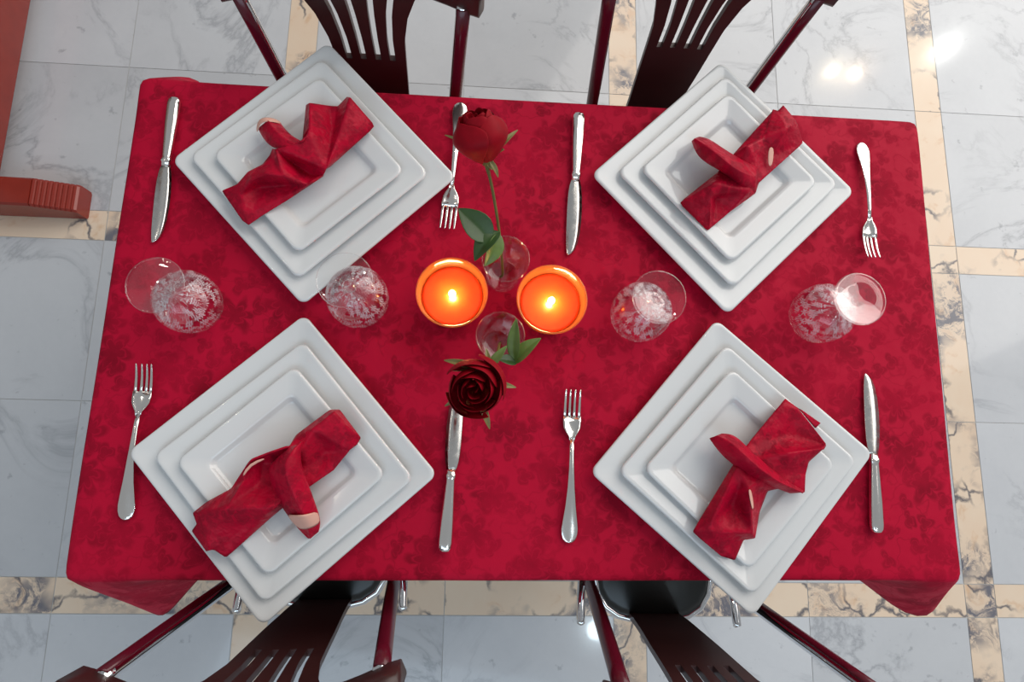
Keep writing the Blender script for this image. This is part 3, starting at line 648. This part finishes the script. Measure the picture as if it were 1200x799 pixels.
def build_knife():
    r = empty('dinner_knife', (0, 0, 0))
    bm = bmesh.new()
    H = [(0.0, 0.004, 0.0035), (0.0015, 0.0065, 0.005), (0.005, 0.0082, 0.0062), (0.012, 0.0088, 0.0066), (0.04, 0.0082, 0.0064), (0.07, 0.0068, 0.0056), (0.092, 0.0057, 0.005), (0.096, 0.0057, 0.005), (0.0975, 0.0066, 0.0056), (0.1015, 0.0066, 0.0056), (0.103, 0.0056, 0.0046), (0.108, 0.0058, 0.0036)]
    n = 16
    loft(bm, [[(h * math.copysign(abs(math.cos(2 * PI * k / n)) ** 0.8, math.cos(2 * PI * k / n)), y, 0.0068 + t * math.copysign(abs(math.sin(2 * PI * k / n)) ** 0.8, math.sin(2 * PI * k / n))) for k in range(n)] for y, h, t in H])
    bmesh.ops.transform(bm, matrix=Matrix.Diagonal((1.1, 1, 1, 1)), verts=bm.verts); obj('handle', bm, M_steel, r)
    bm = bmesh.new()
    B = [(0.106, -0.0052, 0.0056), (0.112, -0.0062, 0.0072), (0.118, -0.0072, 0.0084), (0.13, -0.0086, 0.0094), (0.15, -0.0095, 0.0098), (0.17, -0.0094, 0.0096), (0.19, -0.0083, 0.0092), (0.205, -0.0062, 0.0086), (0.215, -0.0035, 0.0078), (0.221, 0.0005, 0.0070), (0.2235, 0.0040, 0.0062)]
    rg = []
    for y, a, b in [(y, a * 1.22, b * 1.12) for y, a, b in B]:
        z = 0.0066 - 0.003 * (y - 0.106) / 0.118
        t = 0.0012
        rg.append([(a, y, z), (a + (b - a) * 0.3, y, z + t * 0.7), (b - 0.001, y, z + t), (b, y, z), (b - 0.001, y, z - t), (a + (b - a) * 0.3, y, z - t * 0.7)])
    loft(bm, rg); obj('blade', bm, M_blade, r)
    return r
fork, knife = build_fork(), build_knife()
CUT = [('f', (540, 120), (524, 270), 'steel fork lying under the upright rose right of the upper left plates', 0.212),
       ('f', (1010.5, 167), (1021, 303), 'steel fork at the right of the upper right plates', 0.212),
       ('f', (146, 609), (172, 427), 'steel fork at the left of the lower left plates, its handle touching the plate corner', 0.212),
       ('f', (667, 636), (671, 457), 'steel fork at the left of the lower right plates, tines up', 0.212),
       ('k', (206, 116), (183, 284), 'steel knife at the left of the upper left plates, blade down', 0.2235),
       ('k', (678, 134), (670, 299), 'steel knife at the left of the upper right plates, blade down', 0.2235),
       ('k', (521, 646), (537, 452), 'steel knife at the right of the lower left plates, tip under the drooping rose', 0.2235),
       ('k', (1026, 624), (1019, 438), 'steel knife at the right of the lower right plates, blade up', 0.2235)]
used = set()
for kd, p0, p1, lab, L in CUT:
    src = fork if kd == 'f' else knife
    o = src if kd not in used else copy_thing(src); used.add(kd)
    a, b = at(p0[0], p0[1], TZ + 0.005), at(p1[0], p1[1], TZ + 0.006); d = b - a; s = math.hypot(d.x, d.y) / L
    print('CUT', lab[:40], 'scale', round(s, 3))
    o.location = (a.x, a.y, TZ + 0.001); o.rotation_euler = (0, 0, math.atan2(d.y, d.x) - PI / 2); o.scale = (s, s, s)
    tag(o, lab, 'fork' if kd == 'f' else 'knife', 'steel forks on the table' if kd == 'f' else 'steel knives on the table')
    if kd == 'k' and p0[0] > 900: o.scale = (-s, s, s)

# ------------------------------------------------------------------ wine glasses, standing upside down
def build_glass():
    r = empty('wine_glass', (0, 0, 0))
    bm = bmesh.new(); lathe(bm, [(0.0385, 0.0), (0.0398, 0.0), (0.0403, 0.0006), (0.0425, 0.012), (0.0428, 0.024), (0.0418, 0.036), (0.0365, 0.049), (0.026, 0.060), (0.014, 0.066), (0.0065, 0.069), (0.0, 0.0695)], 64)
    lathe_in = [(0.0385, 0.0), (0.0412, 0.012), (0.0414, 0.024), (0.041, 0.036), (0.0355, 0.048), (0.0245, 0.0585), (0.012, 0.064), (0.0, 0.065)]
    lathe(bm, lathe_in, 64); obj('bowl', bm, M_etched, r)
    bm = bmesh.new(); lathe(bm, [(0.0065, 0.0688), (0.0052, 0.072), (0.0085, 0.077), (0.0105, 0.081), (0.0085, 0.085), (0.0048, 0.090), (0.0044, 0.096), (0.0056, 0.101), (0.009, 0.1045)], 8); obj('stem', bm, M_glass, r)
    bm = bmesh.new(); lathe(bm, [(0.009, 0.1045), (0.02, 0.1068), (0.0325, 0.1084), (0.0342, 0.1082), (0.0354, 0.1090), (0.0360, 0.1103), (0.0354, 0.1117), (0.0341, 0.1123), (0.0327, 0.1116), (0.02, 0.1098), (0.008, 0.108), (0.0, 0.1076)], 64); obj('foot', bm, M_glass, r)
    return r
g0 = build_glass()
GL = [((178.5, 333), (224, 355), 'far left upside down cut wine glass between the knife and fork'),
      ((401, 326.5), (422, 350), 'upside down cut wine glass whose foot overlaps the upper left plate corner'),
      ((771, 347), (752, 367), 'upside down cut wine glass right of the candles and left of the right hand plates'),
      ((1007, 351), (963.5, 367), 'far right upside down cut wine glass between the fork and knife')]
for i, (pf, pb, lab) in enumerate(GL):
    o = g0 if i == 0 else copy_thing(g0)
    a, b = at(pf[0], pf[1], TZ + 0.111), at(pb[0], pb[1], TZ + 0.02)
    print('GLASS', [round(q, 4) for q in (a - b)])
    q = a.lerp(b, 0.5); o.location = (q.x, q.y, TZ + 0.0008); o.rotation_euler = (0, 0, i * 0.9)
    tag(o, lab, 'glass', 'upside down wine glasses')

# ------------------------------------------------------------------ candles in amber cups
def build_candle():
    r = empty('glass_candle', (0, 0, 0))
    bm = bmesh.new(); lathe(bm, [(0.0, 0.0), (0.035, 0.0), (0.037, 0.0015), (0.041, 0.02), (0.0455, 0.045), (0.0484, 0.062), (0.0488, 0.0635), (0.0480, 0.0645), (0.0462, 0.0638), (0.0430, 0.045), (0.0388, 0.02), (0.035, 0.006), (0.0, 0.005)], 64)
    obj('cup', bm, M_cup, r)
    bm = bmesh.new(); lathe(bm, [(0.0, 0.0055), (0.034, 0.0058), (0.038, 0.02), (0.0418, 0.042), (0.0414, 0.0438), (0.038, 0.0435), (0.015, 0.0425), (0.0, 0.042)], 48); obj('wax', bm, M_wax, r)
    bm = bmesh.new(); tube(bm, [(0, 0, 0.041), (0.0005, 0, 0.046), (0.0015, 0.0005, 0.0495)], 0.0009, 8); obj('wick', bm, M_wick, r)
    bm = bmesh.new(); lathe(bm, [(0.0, 0.0465), (0.0026, 0.048), (0.0044, 0.051), (0.0048, 0.055), (0.0038, 0.061), (0.0016, 0.067), (0.0, 0.071)], 20); obj('flame', bm, M_flame, r)
    return r
c0 = build_candle()
for i, (px, lab) in enumerate([((529.6, 342.3), 'lit candle in an amber glass cup, the left one of the pair'), ((647, 350.5), 'lit candle in an amber glass cup, the right one of the pair')]):
    o = c0 if i == 0 else copy_thing(c0)
    q = at(px[0], px[1], TZ + 0.064); o.location = (q.x, q.y, TZ + 0.0008); o.rotation_euler = (0, 0, i * 2.0)
    tag(o, lab, 'candle', 'lit candles in amber cups')
    bulb('candle_light', (q.x, q.y, TZ + 0.053), 0.15, (1.0, 0.64, 0.24), 0.005)

# ------------------------------------------------------------------ bud vases
def build_vase():
    bm = bmesh.new(); lathe(bm, [(0.0, 0.0), (0.0225, 0.0), (0.0245, 0.0015), (0.0275, 0.03), (0.0312, 0.07), (0.0326, 0.083), (0.0326, 0.0845), (0.0319, 0.0852), (0.0309, 0.0845), (0.0292, 0.07), (0.0258, 0.03), (0.023, 0.011), (0.02, 0.0085), (0.0, 0.0075)], 56)
    return obj('bud_vase', bm, M_vase)
v0 = build_vase(); VP = []
for i, (px, lab) in enumerate([((592.5, 303), 'small clear glass tumbler vase behind the two candles'), ((586.3, 393.5), 'small clear glass tumbler vase in front of the two candles')]):
    o = v0 if i == 0 else copy_thing(v0)
    q = at(px[0], px[1], TZ + 0.085); o.location = (q.x, q.y, TZ + 0.0008); VP.append(Vector((q.x, q.y, TZ)))
    tag(o, lab, 'vase', 'clear bud vases between the candles')

# ------------------------------------------------------------------ roses
def bloom_mesh(Rr, Hh, opening, seed, n=17):
    rnd = random.Random(seed); bm = bmesh.new()
    for i in range(n):
        fr = i / (n - 1)
        a0 = i * 2.399 + rnd.uniform(-0.15, 0.15); W = 0.95 - 0.05 * fr + rnd.uniform(-0.05, 0.05)
        rb = Rr * (0.10 + 0.78 * fr ** 0.85); h = Hh * (0.90 + 0.10 * math.sin(PI * fr) - 0.14 * fr * opening) + rnd.uniform(-0.001, 0.001)
        NU, NV = 10, 9; g = []
        for iv in range(NV + 1):
            v = iv / NV; row = []
            for iu in range(NU + 1):
                u = -1 + 2 * iu / NU
                vv = v * (1 - 0.20 * abs(u) ** 2.5)
                bulge = 0.30 + 0.95 * math.sin(min(1, vv * 1.05) * PI * (0.62 + 0.06 * (1 - opening))) ** 0.9
                close = 1 - (1 - opening) * 0.34 * max(0, vv - 0.55) / 0.45
                rad = rb * bulge * close + Rr * 0.05 * u
                curl = opening * fr * max(0, vv - 0.72) / 0.28
                rad += Rr * 0.26 * curl ** 1.6
                z = h * vv - Hh * 0.14 * curl ** 2
                z += 0.0010 * math.sin(5 * u + i) * v
                ww = W * (0.45 + 0.55 * math.sin(min(1, vv * 1.4) * PI / 2))
                a = a0 + u * ww
                row.append(bm.verts.new((rad * math.cos(a), rad * math.sin(a), z)))
            g.append(row)
        for iv in range(NV):
            for iu in range(NU): bm.faces.new((g[iv][iu], g[iv][iu + 1], g[iv + 1][iu + 1], g[iv + 1][iu]))
    return bm
def leaf_mesh(base, tip, width, up, cup=0.2, fold_=0.0, serr=True):
    """a leaf blade from base to tip with a midrib crease"""
    base, tip, up = Vector(base), Vector(tip), Vector(up).normalized(); d = tip - base; L = d.length; d.normalize(); s = d.cross(up).normalized(); u = s.cross(d).normalized()
    bm = bmesh.new(); g = []
    NV = 14
    for i in range(NV + 1):
        t = i / NV; w_ = width * (math.sin(PI * t ** 0.8) ** 0.85) * 0.5 + 0.0003
        if serr: w_ *= 1 + 0.05 * (i % 2)
        c = base + d * L * t + u * (L * cup * math.sin(PI * t) * 0.5)
        row = []
        for q in (-1, -0.6, -0.25, 0, 0.25, 0.6, 1):
            row.append(bm.verts.new(c + s * w_ * q + u * (abs(q) * w_ * (0.35 + fold_))))
        g.append(row)
    for a, b in zip(g, g[1:]):
        for i in range(6): bm.faces.new((a[i], a[i + 1], b[i + 1], b[i]))
    return bm
def basis(axis):
    return Vector(axis).normalized().to_track_quat('Z', 'Y').to_matrix().to_4x4()
def rose(vase, base_px, base_z, axis, Rr, Hh, opening, seed, mid, leaves, sepals, label, stem_pts):
    root = empty('red_rose', vase + Vector((0, 0, 0.009)), 0, label, 'rose', 'red roses in the bud vases')
    o0 = root.location
    nb = at(base_px[0], base_px[1], base_z)                          # where the stem meets the bloom
    bm = bloom_mesh(Rr, Hh, opening, seed); bmesh.ops.transform(bm, matrix=Matrix.Translation(nb - o0) @ basis(axis), verts=bm.verts)
    obj('bloom', bm, M_petal, root, solid=0.0005, sub=1)
    path = spline([Vector(stem_pts[0])] + [at(*p) for p in stem_pts[1:]] + [nb + Vector(axis).normalized() * 0.002], 8)
    bm = bmesh.new(); tube(bm, [p - o0 for p in path], [0.0019 + 0.0012 * max(0, (k / (len(path) - 1) - 0.85)) / 0.15 for k in range(len(path))], 10)
    r_ = bmesh.ops.create_uvsphere(bm, u_segments=12, v_segments=8, radius=0.0055, matrix=Matrix.Translation(nb - o0) @ basis(axis) @ Matrix.Diagonal((1, 1, 1.1, 1)))
    st = obj('stem', bm, M_stem, root)
    for b, t, wd, up, mat, cup in leaves:
        bm = leaf_mesh(at(*b) - o0, at(*t) - o0, wd, up, cup); obj('leaf', bm, mat, root, solid=0.0006, sub=1)
    for b, t, wd in sepals:
        bm = leaf_mesh(at(*b) - o0, at(*t) - o0, wd, (0.1, 0.1, 1), 0.25, 0.2, False); obj('sepal', bm, M_sepal, root, solid=0.0006, sub=1)
    return root
UP = (0, 0, 1)
z1 = TZ + 0.185
rose(VP[0], (569, 189), z1, (-0.20, 0.60, 0.62), 0.034, 0.060, 0.10, 3, None,
     [((576, 283, TZ + 0.105), (537, 244, TZ + 0.12), 0.036, (0.2, -0.2, 1), M_leaf, 0.1), ((586, 271, TZ + 0.108), (556, 306, TZ + 0.10), 0.028, (-0.3, 0.3, 1), M_leaf, 0.3), ((585, 273, TZ + 0.106), (568, 312, TZ + 0.095), 0.024, (0.8, 0.2, 1), M_leaf2, 0.15)],
     [((572, 186, z1), (584, 208, z1 - 0.012), 0.006), ((569, 187, z1), (577, 199, z1 - 0.01), 0.010), ((578, 182, z1 + 0.004), (607, 152, z1 + 0.01), 0.006), ((582, 180, z1 + 0.003), (591, 175, z1 + 0.012), 0.006), ((560, 182, z1 + 0.004), (521, 158, z1 + 0.008), 0.005)],
     'upright red rose bud with dark green leaves leaning from the rear vase', [VP[0] + Vector((-0.003, -0.004, 0.011)), (589, 318, TZ + 0.03), (585, 272, TZ + 0.104), (577, 222, TZ + 0.155)])
z2 = TZ + 0.155
rose(VP[1], (559, 448), z2, (-0.10, -0.34, 0.9), 0.036, 0.046, 0.55, 11, None,
     [((603, 424, TZ + 0.13), (605, 373, TZ + 0.15), 0.016, (-0.4, 0.1, 1), M_leaf2, 0.15), ((603, 426, TZ + 0.13), (634, 396, TZ + 0.14), 0.020, (-0.6, 0.3, 1), M_leaf2, 0.2), ((606, 425, TZ + 0.13), (582, 420, TZ + 0.14), 0.014, (0.0, 0.4, 1), M_leaf, 0.1), ((571, 432, z2), (594, 405, z2 + 0.005), 0.010, (0.2, 0.3, 1), M_leaf2, 0.1)],
     [((560, 432, z2 + 0.01), (520, 422, z2 + 0.012), 0.008), ((575, 450, z2 + 0.008), (605, 454, z2 + 0.010), 0.007), ((561, 468, z2 + 0.002), (574, 503, z2 - 0.002), 0.008), ((560, 432, z2 + 0.01), (528, 434, z2 + 0.010), 0.006), ((546, 462, z2 + 0.003), (521, 476, z2 + 0.004), 0.006), ((572, 430, z2), (570, 408, z2 + 0.004), 0.006)],
     'open red rose with bright green leaves drooping from the front vase', [VP[1] + Vector((0.003, 0.004, 0.011)), (585, 404, TZ + 0.05), (583, 415, TZ + 0.088), (577, 431, TZ + 0.115), (566, 441, TZ + 0.14)])
